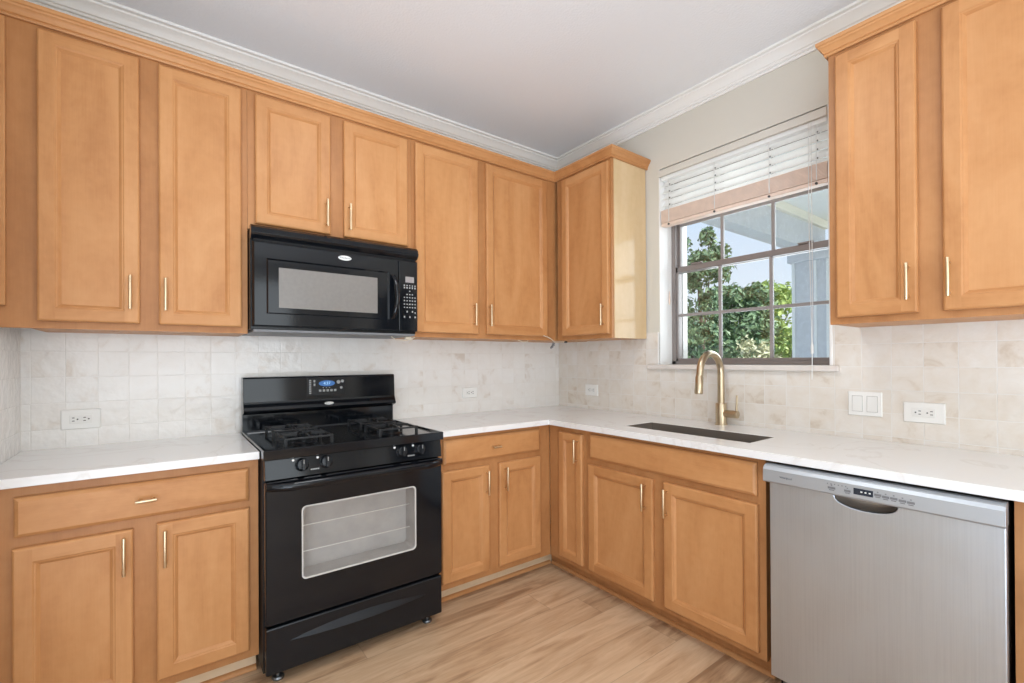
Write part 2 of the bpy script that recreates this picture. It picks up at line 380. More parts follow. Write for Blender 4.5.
# ------------------------------------------------------------------ room shell
XL, H = -2.945, 2.82
struct(box('floor', 'oak_planks', None, -6.1, .12, -6.1, .12, -.1, 0))
struct(box('ceiling', 'paint_ceiling', None, -6.1, .2, -6.1, .12, H, H+.1))
wb = struct(box('wall_back', 'paint_wall', None, XL-.12, .2, 0, .12, 0, H))
box('tile_backsplash', 'tile_back', wb, XL, 0, -.006, .001, .88, 1.44)['label'] = 'glossy off-white handmade square tile'
wl = struct(box('wall_left', 'paint_wall', None, XL-.12, XL, -1.3, 0, 0, H))
box('tile_backsplash', 'tile_left', wl, XL-.001, XL+.006, -1.2, -.006, .88, 1.44)['label'] = 'glossy off-white handmade square tile'
struct(box('wall_left_return', 'paint_wall', None, -6.1, XL-.12, -1.42, -1.3, 0, H))
OY0, OY1, OZ0, OZ1 = -1.853, -.928, 1.21, 2.455       # kitchen window opening
PY0, PY1, PZ0, PZ1 = -4.9, -3.5, .7, 2.25             # second window beyond the frame
def wall_right():
    b = MB(); x0, x1 = 0, .2
    b.box(x0, x1, OY1, .0, 0, H); b.box(x0, x1, OY0, OY1, 0, OZ0); b.box(x0, x1, OY0, OY1, OZ1, H)
    b.box(x0, x1, PY1, OY0, 0, H); b.box(x0, x1, PY0, PY1, 0, PZ0); b.box(x0, x1, PY0, PY1, PZ1, H); b.box(x0, x1, -6.1, PY0, 0, H)
    o = struct(b.build('wall_right', 'paint_wall'))
    t = MB(); t.box(-.006, .001, OY1, -.006, .88, 1.44); t.box(-.006, .001, OY0, OY1, .88, OZ0); t.box(-.006, .001, -3.0, OY0, .88, 1.44)
    t.build('tile_backsplash', 'tile_right', o)['label'] = 'glossy off-white handmade square tile'
    j = MB(); j.box(-.0005, .16, OY1-.004, OY1, OZ0, OZ1); j.box(-.0005, .16, OY0, OY0+.004, OZ0, OZ1); j.box(.012, .16, OY0, OY1, OZ1-.004, OZ1)
    j.build('jamb_lining', 'paint_trim', o)['label'] = 'white painted window reveal'
    e = MB(); e.box(-.008, .0, OY1, OY1+.012, OZ0, 1.44); e.box(-.008, 0, OY0-.012, OY0, OZ0, 1.44); e.build('tile_edge_trim', 'paint_trim', o, .002)
wall_right()
def far_walls():
    # the room behind the viewer: two walls with wide window openings
    b = MB(); b.box(-6.1, 0, -6.1, -6.0, 0, .4); b.box(-6.1, 0, -6.1, -6.0, 2.5, H); b.box(-6.1, -5.1, -6.1, -6, .4, 2.5); b.box(-.9, 0, -6.1, -6, .4, 2.5)
    struct(b.build('wall_front', 'paint_wall'))
    b = MB(); b.box(-6.1, -6, -6, -1.42, 0, .4); b.box(-6.1, -6, -6, -1.42, 2.5, H); b.box(-6.1, -6, -6, -5.4, .4, 2.5); b.box(-6.1, -6, -1.9, -1.42, .4, 2.5)
    struct(b.build('wall_far_left', 'paint_wall'))
far_walls()
CP = [(0, H-.088), (.009, H-.088), (.012, H-.080), (.009, H-.074), (.018, H-.071), (.020, H-.062), (.026, H-.059), (.031, H-.045), (.043, H-.030), (.055, H-.022), (.056, H-.014), (.062, H-.013), (.071, H-.011), (.072, H-.002), (.072, H), (0, H)]
struct(MB().sweep([(XL, 0), (0, 0), (0, -6)], CP).build('trim_1', 'paint_trim', smooth=True, angle=25), 'white crown moulding around the ceiling')
struct(box('baseboard_right', 'paint_trim', None, -.014, 0, -6, -3.05, 0, .09, .003))

# ------------------------------------------------------------------ kitchen window
def make_window():
    w = bpy.data.objects.new('window_1', None); C.objects.link(w); ORG['window_1'] = Vector((.12, (OY0+OY1)/2, OZ0)); w.location = ORG['window_1']; struct(w, 'bronze framed kitchen window over the sink')
    x0, x1 = .122, .195; y0, y1 = OY0+.004, OY1-.004; z0, z1 = 1.236, OZ1-.004
    f = MB(); f.box(x0, x1, y0, y0+.028, z0, z1); f.box(x0, x1, y1-.028, y1, z0, z1); f.box(x0, x1, y0, y1, z0, z0+.022); f.box(x0, x1, y0, y1, z1-.03, z1)
    f.build('frame', 'bronze_frame', w, .002)
    zm = 1.834
    def sash(x, za, zb, rows, railtop, railbot):
        s = MB(); ya, yb = y0+.028, y1-.028
        s.box(x, x+.025, ya, ya+.014, za, zb); s.box(x, x+.025, yb-.014, yb, za, zb); s.box(x, x+.025, ya, yb, za, za+railbot); s.box(x, x+.025, ya, yb, zb-railtop, zb)
        o = s.build('sash', 'bronze_frame', w, .002)
        m = MB()
        for k in (1, 2): yy = ya+(yb-ya)*k/3; m.box(x+.004, x+.02, yy-.009, yy+.009, za+railbot, zb-railtop)
        for k in range(1, rows): zz = za+railbot+(zb-railtop-za-railbot)*k/rows; m.box(x+.005, x+.019, ya+.014, yb-.014, zz-.009, zz+.009)
        m.build('muntin', 'muntin_grey', o, .002)
        MB().box(x+.010, x+.0135, ya+.01, yb-.01, za+railbot-.004, zb-railtop+.004).build('pane', 'pane_glass', o)
        return o
    lo = sash(.128, z0+.022, zm+.018, 2, .034, .016)
    up = sash(.156, zm-.018, z1-.03, 2, .02, .03)
    for yy in (-1.10, -1.70): MB().box(.118, .138, yy-.04, yy+.03, zm+.018, zm+.028).build('sash_lock', 'bronze_frame', lo, .003)
    # white exterior return seen through the left panes
    MB().box(.2, .25, y1-.03, y1+.02, 1.2, 2.47).build('outer_casing', 'window_trim_grey', w)
make_window()
tag(MB().box(-.032, .123, OY0-.04, OY1+.075, 1.208, 1.236).build('window_sill', 'stone_sill', None, .006), 'pale stone window sill ledge above the sink backsplash', 'sill')
def second_window():
    w = bpy.data.objects.new('window_2', None); C.objects.link(w); ORG['window_2'] = Vector((.1, (PY0+PY1)/2, PZ0)); w.location = ORG['window_2']; struct(w)
    f = MB(); f.box(.06, .12, PY0, PY0+.04, PZ0, PZ1); f.box(.06, .12, PY1-.04, PY1, PZ0, PZ1); f.box(.06, .12, PY0, PY1, PZ0, PZ0+.04); f.box(.06, .12, PY0, PY1, PZ1-.04, PZ1); f.box(.07, .11, PY0, PY1, 1.45, 1.5)
    f.build('frame', 'bronze_frame', w)
    MB().box(.09, .094, PY0+.03, PY1-.03, PZ0+.03, PZ1-.03).build('pane', 'pane_glass', w)
second_window()
def make_blind():
    t = thing('window_blind', 'white slatted blind drawn up at the top of the kitchen window', 'blind', (.03, (OY0+OY1)/2, 2.09))
    y0, y1 = OY0+.005, OY1-.006
    v = MB(); v.prism([(-.012, 2.404), (.006, 2.404), (.006, 2.445), (-.006, 2.445), (-.012, 2.440)], 1, y0, y1)
    v.build('valance', 'blind_cream', t)['label'] = 'cream valance strip'
    MB().box(.008, .055, y0+.005, y1-.005, 2.383, 2.433).build('headrail', 'blind_white', t, .003)
    for i in range(5):
        zc = 2.370-i*.0415; L = []
        for k in range(7):
            a = (k/6-.5); xx = .032+a*.026+.005*(1-4*a*a); zz = zc+a*.046
            L.append((xx, zz))
        poly = L + [(x, z-.003) for x, z in L[::-1]]
        sl = MB().prism(poly, 1, y0+.006, y1-.006).build('slat', 'blind_slat', t, smooth=True)
        if i < 4:
            for yy in (-.995, -1.29, -1.585, -1.80): MB().box(.0105, .0125, yy-.005, yy+.005, zc-.026, zc-.018).build('cord_hole', 'panel_grey', sl)
    s = MB()
    for i in range(12): s.box(.006, .056, y0+.004, y1-.004, 2.118+i*.0066, 2.118+i*.0066+.0052)
    s.build('stacked_slats', 'blind_beige', t, .001)['label'] = 'stack of folded slats, beige'
    MB().box(.008, .054, y0+.004, y1-.004, 2.096, 2.116).build('bottom_rail', 'blind_beige', t, .004)['label'] = 'beige bottom rail'
    for yy in (-.995, -1.29, -1.585, -1.80):
        l = MB(); l.box(.003, .0045, yy-.002, yy+.002, 2.116, 2.38); l.box(.058, .0595, yy-.002, yy+.002, 2.116, 2.38); l.build('ladder_cord', 'cord_white', t)
        MB().cyl((-.001, yy, 2.101), (.005, yy, 2.101), .006, 10).build('rail_plug', 'dark_slot', t)
    c = MB()
    for dy in (-.006, .006): c.tube([(-.004, -1.775+dy, 2.395), (-.008, -1.777+dy, 1.9), (-.012, -1.782+dy*.6, 1.5), (-.02, -1.785+dy*.3, 1.30)], .0016, 6)
    c.tube([(-.02, -1.785, 1.30), (-.036, -1.79, 1.25), (-.04, -1.79, 1.17)], .0018, 6)
    cd = c.build('lift_cord', 'cord_white', t, smooth=True)
    MB().tube([(-.02, -1.785, 1.345), (-.02, -1.785, 1.33), (-.02, -1.785, 1.295), (-.02, -1.785, 1.29)], [.003, .006, .007, .003], 10).build('tassel', 'cord_white', cd, smooth=True)
make_blind()
tag(MB().tube([(.09, -.938, 1.615), (.09, -.938, 1.635), (.09, -.938, 1.66), (.09, -.938, 1.69), (.09, -.938, 1.70)], [.003, .006, .005, .004, .002], 8).build('cord_cleat', 'blind_beige', None, smooth=True), 'small beige cord cleat on the left window reveal', 'cleat')

# ------------------------------------------------------------------ cabinet pieces
class Run:
    """maps (along, depth, z) to the world for a cabinet run; back run faces -y, right run faces -x"""
    def __init__(s, kind): s.kind = kind
    def p(s, a, d, z): return (a, -d, z) if s.kind == 'back' else (-d, a, z)
    def bx(s, b, a0, a1, d0, d1, z0, z1):
        p, q = s.p(a0, d0, z0), s.p(a1, d1, z1); return b.box(p[0], q[0], p[1], q[1], p[2], q[2])
    @property
    def along(s): return 'wood_x' if s.kind == 'back' else 'wood_y'
BACK, RIGHT = Run('back'), Run('right')
def panel_door(run, parent, a0, a1, z0, z1, d, handle=None, hz=None, stile=.052, t=.02, name='door'):
    """frame-and-panel door: stiles and rails with a moulded inner edge round a recessed flat panel"""
    a0, a1 = sorted((a0, a1)); b = MB()
    def ring(inset, dep): return [b.bm.verts.new(run.p(a, dep, z)) for a, z in ((a0+inset, z0+inset), (a1-inset, z0+inset), (a1-inset, z1-inset), (a0+inset, z1-inset))]
    R = [ring(i, dep) for i, dep in ((0, d-t), (0, d-.006), (.003, d-.002), (.007, d), (stile-.006, d), (stile-.002, d-.003), (stile+.001, d-.0032), (stile+.011, d-.0125), (stile+.011, d-t))]
    for q, (A, B) in enumerate(zip(R, R[1:])):
        if q == 3: continue
        for i in range(4):
            b.mi = 1 if i in (0, 2) else 0
            b.face((A[i], A[(i+1) % 4], B[(i+1) % 4], B[i]))
    O, I = R[3], R[4]; ia0, ia1 = a0+stile-.006, a1-stile+.006      # butt joints: stiles run full height
    B = [b.bm.verts.new(run.p(a, d, z)) for a, z in ((ia0, z0+.007), (ia1, z0+.007), (ia1, z1-.007), (ia0, z1-.007))]
    b.mi = 0; b.face((O[0], B[0], I[0], I[3], B[3], O[3])); b.face((B[1], O[1], O[2], B[2], I[2], I[1]))
    b.mi = 1; b.face((B[0], B[1], I[1], I[0])); b.face((I[3], I[2], B[2], B[3]))
    for i in range(4): b.mi = 0; b.face((R[-1][i], R[-1][(i+1) % 4], R[0][(i+1) % 4], R[0][i]))
    o = b.build(name, ['wood_z', run.along], parent)
    m = MB(); run.bx(m, a0+stile+.007, a1-stile-.007, d-t+.001, d-.0118, z0+stile+.007, z1-stile-.007); m.build('panel', 'wood_z', o)
    if handle is not None: bar_pull(run, o, handle, hz, d)
    return o
def bar_pull(run, parent, a, z, d, vertical=True, length=.13):
    b = MB(); h = length/2
    if vertical:
        b.tube([run.p(a, d+.03, z-h), run.p(a, d+.03, z-h+.003), run.p(a, d+.03, z+h-.003), run.p(a, d+.03, z+h)], [.0045, .0055, .0055, .0045], 12)
        for k in (-.8, .8): b.cyl(run.p(a, d-.001, z+h*k), run.p(a, d+.03, z+h*k), .004, 10)
    else:
        b.tube([run.p(a-h, d+.03, z), run.p(a-h+.003, d+.03, z), run.p(a+h-.003, d+.03, z), run.p(a+h, d+.03, z)], [.0045, .0055, .0055, .0045], 12)
        for k in (-.6, .6): b.cyl(run.p(a+h*k, d-.001, z), run.p(a+h*k, d+.03, z), .004, 10)
    o = b.build('handle', 'brass', parent, smooth=True); o['label'] = 'satin brass bar pull'; return o
def slab_front(run, parent, a0, a1, z0, z1, d, name='drawer', pull=None, t=.02):
    a0, a1 = sorted((a0, a1)); b = MB()
    L = [[run.p(a, dep, z) for a, z in ((a0+i, z0+i), (a1-i, z0+i), (a1-i, z1-i), (a0+i, z1-i))] for i, dep in ((0, d-t), (0, d-.009), (.004, d-.005), (.012, d), (.03, d))]
    b.rings(L); o = b.build(name, run.along, parent)
    if pull is not None: bar_pull(run, o, pull[0], pull[1], d, False, pull[2])
    return o
def frame_bars(run, parent, a0, a1, z0, z1, d0, d1, stiles, rails):
    """stiles: (a0,a1) verticals full height; rails: (z0,z1) horizontals"""
    b = MB()
    for s0, s1 in stiles: run.bx(b, s0, s1, d0, d1, z0, z1)
    for r0, r1 in rails:
        edges = sorted(stiles)
        for (p0, p1), (q0, q1) in zip(edges, edges[1:]): run.bx(b, p1, q0, d0, d1-.0003, r0, r1)
    return b.build('face_frame', 'frame_wood', parent)
UB, UT, UD, UC = 1.400, 2.50, .335, 1.412
DOOR = (1.426, 2.466); HZ = 1.540
def upper(run, label, a0, a1, doors, handles, stiles, zb=UB, dz=None, hz=HZ, depth=UD, side=None, fill=None):
    a0, a1 = sorted((a0, a1)); am = (a0+a1)/2
    t = thing('upper_cabinet', label, 'cabinet', run.p(am, depth/2, zb))
    b = MB(); ca0 = fill if fill is not None else a0
    run.bx(b, ca0+.0006, a1-.0006, .0075, depth-.0192, zb+.0015, UT)
    b.build('carcass', 'wood_z', t)
    frame_bars(run, t, a0, a1, zb, UT, depth-.019, depth, stiles, [(zb, zb+.045), (UT-.06, UT)])
    z0, z1 = dz or DOOR
    for (d0, d1), h in zip(doors, handles): panel_door(run, t, d0, d1, z0, z1, depth+.0205, h, hz)
    return t
u1 = upper(BACK, 'tall double-door maple wall cabinet left of the microwave', XL+.001, -2.180, [(-2.838, -2.553), (-2.493, -2.204)], [-2.581, -2.472],
           [(XL+.007, -2.815), (-2.575, -2.47), (-2.226, -2.1805)], fill=-2.865, zb=1.394, dz=(1.421, 2.468))
MB().box(XL+.0065, XL+.030, -.353, -.336, 1.47, 2.474).build('scribe_strip', 'wood_z', u1, .003)
upper(BACK, 'short double-door maple wall cabinet directly above the microwave', -2.180, -1.398, [(-2.150, -1.825), (-1.762, -1.423)], [-1.848, -1.739],
      [(-2.1795, -2.128), (-1.845, -1.742), (-1.444, -1.3985)], zb=1.862, dz=(1.887, 2.466), hz=1.983)
upper(BACK, 'tall double-door maple wall cabinet right of the microwave', -1.398, -.0085, [(-1.378, -.971), (-.913, -.423)], [-1.009, -.90],
      [(-1.3975, -1.355), (-.995, -.89), (-.445, -.3365)])
u4 = upper(RIGHT, 'narrow single-door maple wall cabinet between corner and window', -.3565, -.832, [(-.83+.012, -.414)], [-.787], [(-.8315, -.785), (-.425, -.3575)])
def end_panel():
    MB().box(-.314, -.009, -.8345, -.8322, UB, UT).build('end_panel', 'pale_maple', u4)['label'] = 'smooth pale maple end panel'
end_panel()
upper(RIGHT, 'maple wall cabinet right of the window, above switch and outlet', -1.965, -2.62, [(-2.239, -1.991), (-2.60, -2.305)], [-2.214, -2.322],
      [(-2.6195, -2.575), (-2.325, -2.22), (-2.01, -1.9655)], zb=1.404, dz=(1.430, 2.466))
WC = [(0, 2.482), (.009, 2.482), (.012, 2.488), (.009, 2.494), (.013, 2.496), (.015, 2.503), (.022, 2.514), (.026, 2.517), (.028, 2.523), (.033, 2.526), (.034, 2.539), (0, 2.539)]
tag(MB().sweep([(XL, -UD-.0006), (-UD-.0006, -UD-.0006), (-UD-.0006, -.8356), (0, -.8356)], WC).build('cabinet_crown_molding', 'wood_x', smooth=True, angle=25),
    'maple crown moulding running along the wall cabinets into the corner', 'moulding')
tag(MB().sweep([(0, -1.9644), (-UD-.0006, -1.9644), (-UD-.0006, -2.66)], WC).build('cabinet_crown_molding', 'wood_y', smooth=True, angle=25),
    'maple crown moulding on the wall cabinet right of the window', 'moulding')

BD = .58   # base frame front
def base(run, label, a0, a1, stiles, rails, depth, toe, shoe=True, ca=None, top=.8835, toe_ext=(0, 0), kick='raw_wood'):
    a0, a1 = sorted((a0, a1)); c0, c1 = ca or (a0, a1)
    t = thing('base_cabinet', label, 'cabinet', run.p((a0+a1)/2, depth/2, 0))
    b = MB(); run.bx(b, c0+.0008, c1-.0008, .0075, depth-.0195, .10, top)
    run.bx(b, c0+.0008, c0+.018, .0075, toe-.013, 0, .10); run.bx(b, c1-.018, c1-.0008, .0075, toe-.013, 0, .10); b.build('carcass', 'wood_z', t)
    frame_bars(run, t, a0+.0003, a1-.0003, .095, .8835, depth-.019, depth, stiles, rails)
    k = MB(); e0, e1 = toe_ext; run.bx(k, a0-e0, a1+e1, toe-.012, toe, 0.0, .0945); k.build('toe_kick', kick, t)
    if shoe:
        q = MB(); n = 6; pr = [(toe, .0005), (toe+.016, .0005)] + [(toe+.016*math.cos(i*math.pi/12), .002+.016*math.sin(i*math.pi/12)) for i in range(1, n)] + [(toe, .018)]
        if run.kind == 'back': q.prism([(-d, z) for d, z in pr], 0, a0-e0, a1+e1-(.0165 if e1 else 0))
        else: q.prism([(-d, z) for d, z in pr], 1, a0-e0, a1+e1-(.0165 if e1 else 0))
        q.build('shoe_molding', 'wood_x' if run.kind == 'back' else 'wood_y', t)
    return t
b1 = base(BACK, 'maple base cabinet with one wide drawer left of the range', XL+.0075, -2.176, [(XL+.008, -2.835), (-2.59, -2.475), (-2.23, -2.1763)], [(.845, .8835), (.68, .735), (.095, .145)], BD, .50)
slab_front(BACK, b1, -2.853, -2.211, .722, .848, BD+.0205, pull=(-2.528, .787, .06))
panel_door(BACK, b1, -2.857, -2.565, .130, .688, BD+.0205, -2.588, .606)
panel_door(BACK, b1, -2.500, -2.210, .130, .692, BD+.0205, -2.476, .606)
b2 = base(BACK, 'maple base cabinet with one drawer, right of the range in the corner', -1.396, -.6155, [(-1.3957, -1.32), (-1.09, -.975), (-.725, -.6158)], [(.845, .8835), (.68, .735), (.095, .145)], BD, .50, ca=(-1.396, -.6155), toe_ext=(0, .0800))
slab_front(BACK, b2, -1.345, -.706, .735, .862, BD+.0205, pull=(-1.032, .798, .05))
panel_door(BACK, b2, -1.355, -1.066, .130, .702, BD+.0205, -1.090, .612)
panel_door(BACK, b2, -1.001, -.702, .130, .701, BD+.0205, -.966, .614)
RD = .615
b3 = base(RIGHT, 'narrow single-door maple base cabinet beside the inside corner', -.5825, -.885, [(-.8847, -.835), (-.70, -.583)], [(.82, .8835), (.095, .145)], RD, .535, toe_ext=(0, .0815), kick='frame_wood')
panel_door(RIGHT, b3, -.864, -.677, .124, .852, RD+.0205, -.836, .76, stile=.046)
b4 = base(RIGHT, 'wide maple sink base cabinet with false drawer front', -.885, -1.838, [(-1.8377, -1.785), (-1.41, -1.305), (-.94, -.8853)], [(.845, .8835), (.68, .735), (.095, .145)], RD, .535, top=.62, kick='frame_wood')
for ya, yb in ((-1.837, -1.81), (-.913, -.8862)): MB().box(-.594, -.0075, ya, yb, .62, .8835).build('carcass_side', 'wood_z', b4)
slab_front(RIGHT, b4, -1.809, -.922, .733, .863, RD+.0205, name='false_drawer_front')
panel_door(RIGHT, b4, -1.328, -.911, .122, .700, RD+.0205, -1.290, .612)
panel_door(RIGHT, b4, -1.812, -1.387, .122, .700, RD+.0205, -1.410, .611)
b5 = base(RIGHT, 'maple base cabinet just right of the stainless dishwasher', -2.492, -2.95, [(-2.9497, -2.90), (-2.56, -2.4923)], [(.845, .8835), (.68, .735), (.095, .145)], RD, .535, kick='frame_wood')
slab_front(RIGHT, b5, -2.92, -2.53, .733, .863, RD+.0205, pull=(-2.72, .79, .06))
panel_door(RIGHT, b5, -2.92, -2.53, .122, .700, RD+.0205, -2.56, .612)

# ------------------------------------------------------------------ countertops, sink, faucet
CZ0, CZ1 = .884, .914
tag(MB().box(XL+.0065, -2.1765, -.62, -.0065, CZ0, CZ1).build('countertop', 'quartz', None, .002), 'white quartz countertop left of the black range', 'countertop')
def l_counter():
    x1 = -.0065; b = MB(); SX0, SX1, SY0, SY1 = -.500, -.268, -1.722, -1.060
    xs = [-1.394, -.655, SX0, SX1, x1]; ys = [-2.96, SY0, SY1, -.62, -.0065]
    used = set()
    for i in range(4):
        for j in range(4):
            if i == 0 and j < 3: continue
            if i == 2 and j == 1: continue
            used.add((i, j))
    V = {}
    def v(i, j, k):
        if (i, j, k) not in V: V[(i, j, k)] = b.bm.verts.new((xs[i], ys[j], (CZ0, CZ1)[k]))
        return V[(i, j, k)]
    for i, j in used:
        for k in (0, 1): b.face((v(i, j, k), v(i+1, j, k), v(i+1, j+1, k), v(i, j+1, k)))
        for di, dj, e in ((-1, 0, ((0, 0), (0, 1))), (1, 0, ((1, 0), (1, 1))), (0, -1, ((0, 0), (1, 0))), (0, 1, ((0, 1), (1, 1)))):
            if (i+di, j+dj) not in used:
                (a0, c0), (a1, c1) = e; b.face((v(i+a0, j+c0, 0), v(i+a1, j+c1, 0), v(i+a1, j+c1, 1), v(i+a0, j+c0, 1)))
    tag(b.build('countertop', 'quartz', None, .002), 'white quartz corner countertop around the sink, right of the range', 'countertop')
    # undermount basin
    s = thing('kitchen_sink', 'dark steel undermount sink basin in the counter below the window', 'sink', ((SX0+SX1)/2, (SY0+SY1)/2, .67))
    bb = MB()
    def loop(i, z): return [(SX0+i, SY0+i, z), (SX1-i, SY0+i, z), (SX1-i, SY1-i, z), (SX0+i, SY1-i, z)]
    bb.rings([loop(.0008, CZ1-.0015), loop(.004, CZ1-.0015), loop(.006, .70), loop(.02, .685), loop(.02, .680), loop(-.006, .680), loop(-.01, CZ0-.006), loop(-.01, CZ0-.001), loop(.0008, CZ0-.001)], cap=False, closed=True)
    f = [bb.bm.verts.new(p) for p in loop(.02, .6845)]; bb.face(f)
    bb.build('basin', 'sink_steel', s)
    MB().tube([(-.33, -1.39, .6846), (-.33, -1.39, .688), (-.33, -1.39, .689)], [.055, .055, .048], 20).build('drain', 'chrome', s)
l_counter()
def faucet():
    X, Y = -.072, -1.362
    t = thing('kitchen_faucet', 'brushed gold gooseneck pull-down faucet behind the sink', 'faucet', (X, Y, CZ1))
    MB().tube([(X, Y, CZ1), (X, Y, CZ1+.006), (X, Y, CZ1+.007), (X, Y, 1.026), (X, Y, 1.031)], [.032, .032, .0285, .0285, .026], 24).build('body', 'faucet_brass', t, smooth=True)
    r = .102; zc = 1.195
    path = [(X, Y, 1.03), (X, Y, 1.12)] + [(X-r+r*math.cos(a), Y, zc+r*math.sin(a)) for a in [math.pi*i/18 for i in range(0, 18)]] + [(X-2*r-.003, Y, zc-.012)]
    MB().tube(path, .0178, 16).build('neck', 'faucet_brass', t, smooth=True)
    e = (X-2*r-.003, Y, zc-.012)
    MB().tube([e, (e[0]-.001, Y, e[2]-.004), (e[0]-.001, Y, e[2]-.006), (e[0]-.01, Y, e[2]-.088), (e[0]-.0102, Y, e[2]-.093)], [.0178, .0178, .0195, .0205, .018], 18).build('spray_head', 'faucet_brass', t, smooth=True)
    v = MB(); v.cyl((X, Y-.02, .976), (X, Y-.092, .976), .0205, 20); b = v.build('valve', 'faucet_brass', t, .002, smooth=True)
    MB().tube([(X, Y-.084, .99), (X, Y-.085, 1.03), (X, Y-.087, 1.075), (X, Y-.087, 1.078)], [.0055, .005, .0045, .003], 10).build('lever', 'faucet_brass', b, smooth=True)
faucet()

# ------------------------------------------------------------------ range
def gas_range():
    x0, x1 = -2.170, -1.402; xm = (x0+x1)/2
    t = thing('gas_range', 'black freestanding gas range with four burners, between the cabinets', 'range', (xm, -.34, 0))
    b = MB()
    def sq(a0, a1, c0, c1, y): return [(a0, y, c0), (a1, y, c0), (a1, y, c1), (a0, y, c1)]
    b.rings([sq(x0, x1, .045, .905, -.03), sq(x0, x1, .045, .905, -.64), sq(-2.06, -1.515, .37, .71, -.64), sq(-2.06, -1.515, .37, .71, -.50)])
    b.build('body', 'matte_black', t)
    for xx in (x0+.055, x1-.055):
        for yy in (-.625, -.10):
            f = MB(); f.tube([(xx, yy, 0), (xx, yy, .006), (xx, yy, .012), (xx, yy, .0125), (xx, yy, .05)], [.022, .024, .02, .008, .008], 16); f.build('foot', 'zinc', t, smooth=True)['label'] = 'grey metal levelling foot'
    # drawer with a lens-shaped grip
    dr = MB().box(x0+.004, x1-.004, -.683, -.64, .05, .232).build('drawer', 'satin_black', t, .006)
    g = MB(); L = []
    n = 24
    for i in range(n+1):
        s = i/n; xx = x0+.085+s*(x1-x0-.17); e = math.sin(math.pi*s)**.8
        zt = .165+.027*e; zb = .165-.012*e
        L.append([(xx, -.682, zb), (xx, -.682-.020*e-.0003, zb+.006*e), (xx, -.682-.012*e-.0003, (zb+zt)/2), (xx, -.682, zt)])
    g.rings(L); g.build('drawer_grip', 'satin_black', dr, smooth=True, angle=30)
    # oven door with a see-through window
    wx0, wx1, wz0, wz1 = -2.036, -1.541, .393, .686; dx0, dx1, dz0, dz1 = x0+.003, x1-.003, .242, .800; yf = -.685
    def rr(a0, a1, c0, c1, r, y, n=5):
        P = []
        for cx, cz, s in ((a1-r, c1-r, 0), (a0+r, c1-r, 1), (a0+r, c0+r, 2), (a1-r, c0+r, 3)):
            for k in range(n+1): a = math.pi/2*(s+k/n); P.append((cx+r*math.cos(a), y, cz+r*math.sin(a)))
        return P
    d = MB(); inn = rr(wx0, wx1, wz0, wz1, .018, yf); out = rr(dx0, dx1, dz0, dz1, .012, yf+.004); out2 = rr(dx0+.004, dx1-.004, dz0+.004, dz1-.004, .012, yf)
    d.rings([rr(wx0, wx1, wz0, wz1, .018, yf+.045), rr(dx0, dx1, dz0, dz1, .012, yf+.045), out, out2, inn, ], cap=False, closed=True)
    door = d.build('oven_door', 'gloss_black', t, smooth=True, angle=30)
    fr = MB(); fr.rings([rr(wx0-.001, wx1+.001, wz0-.001, wz1+.001, .018, yf-.0012), rr(wx0+.0045, wx1-.0045, wz0+.0045, wz1-.0045, .0155, yf-.0012), rr(wx0+.0045, wx1-.0045, wz0+.0045, wz1-.0045, .0155, yf+.006), rr(wx0-.001, wx1+.001, wz0-.001, wz1+.001, .018, yf+.001)], cap=False, closed=True)
    fr.build('window_frame', 'window_trim_grey', door)['label'] = 'pale grey window border'
    ca = MB(); ca.rings([rr(wx0+.001, wx1-.001, wz0+.001, wz1-.001, .017, yf+.004), rr(wx0+.001, wx1-.001, wz0+.001, wz1-.001, .017, yf+.110)], cap=False)
    vv = [ca.bm.verts.new(p) for p in rr(wx0+.001, wx1-.001, wz0+.001, wz1-.001, .017, yf+.110)]; ca.face(vv)
    ca.build('oven_interior', 'oven_cavity', door)['label'] = 'grey oven interior behind the glass'
    for zz in (.485, .592):
        MB().cyl((wx0+.01, yf+.050, zz), (wx1-.01, yf+.050, zz), .0022, 8).build('oven_rack', 'rack_metal', door, smooth=True)
    pn = MB(); vv = [pn.bm.verts.new(p) for p in rr(wx0+.004, wx1-.004, wz0+.004, wz1-.004, .015, yf+.003)]; pn.face(vv); pn.build('pane', 'pane_glass', door)
    h = MB(); L = []
    for i in range(21):
        s = i/20; xx = dx0+.002+s*(dx1-dx0-.004); e = min(1, math.sin(math.pi*s)*3.2)**.6 if 0 < s < 1 else 0
        yc = yf-.004-.040*e
        L.append([(xx, yc+.010*math.cos(a)*1.0+.0, .783+.016*math.sin(a)) for a in [2*math.pi*k/12 for k in range(12)]])
    h.rings(L); h.build('handle', 'gloss_black', door, smooth=True)
    # sloped control panel with knobs
    p = MB(); p.prism([(-.640, .803), (-.684, .806), (-.672, .884), (-.640, .884)], 0, x0+.002, x1-.002); cp = p.build('control_panel', 'gloss_black', t, .002)
    for kx in (-2.033, -1.940, -1.607, -1.517):
        ax = Vector((0, -.988, .152)); c = Vector((kx, -.6775, .853))
        k = MB(); k.tube([c, c+ax*.004, c+ax*.006, c+ax*.017, c+ax*.019], [.027, .027, .0235, .0215, .019], 20)
        up = Vector((0, .152, .988))
        r = [c+ax*.012+up*.025, c+ax*.033+up*.022, c+ax*.033-up*.022, c+ax*.012-up*.025]
        k.rings([[q+Vector((-.0055, 0, 0)) for q in r], [q+Vector((.0055, 0, 0)) for q in r]])
        kn = k.build('knob', 'satin_black', cp, .001, smooth=True)
        w = MB(); w.box(kx-.001, kx+.001, c.y-.0348, c.y-.028, c.z+.008, c.z+.024); w.build('pointer_line', 'key_print', kn)
        MB().cyl((kx-.033, -.6745, .874), (kx-.033, -.6765, .8738), .005, 10).build('burner_mark', 'white_plastic', cp)['label'] = 'white burner mark'
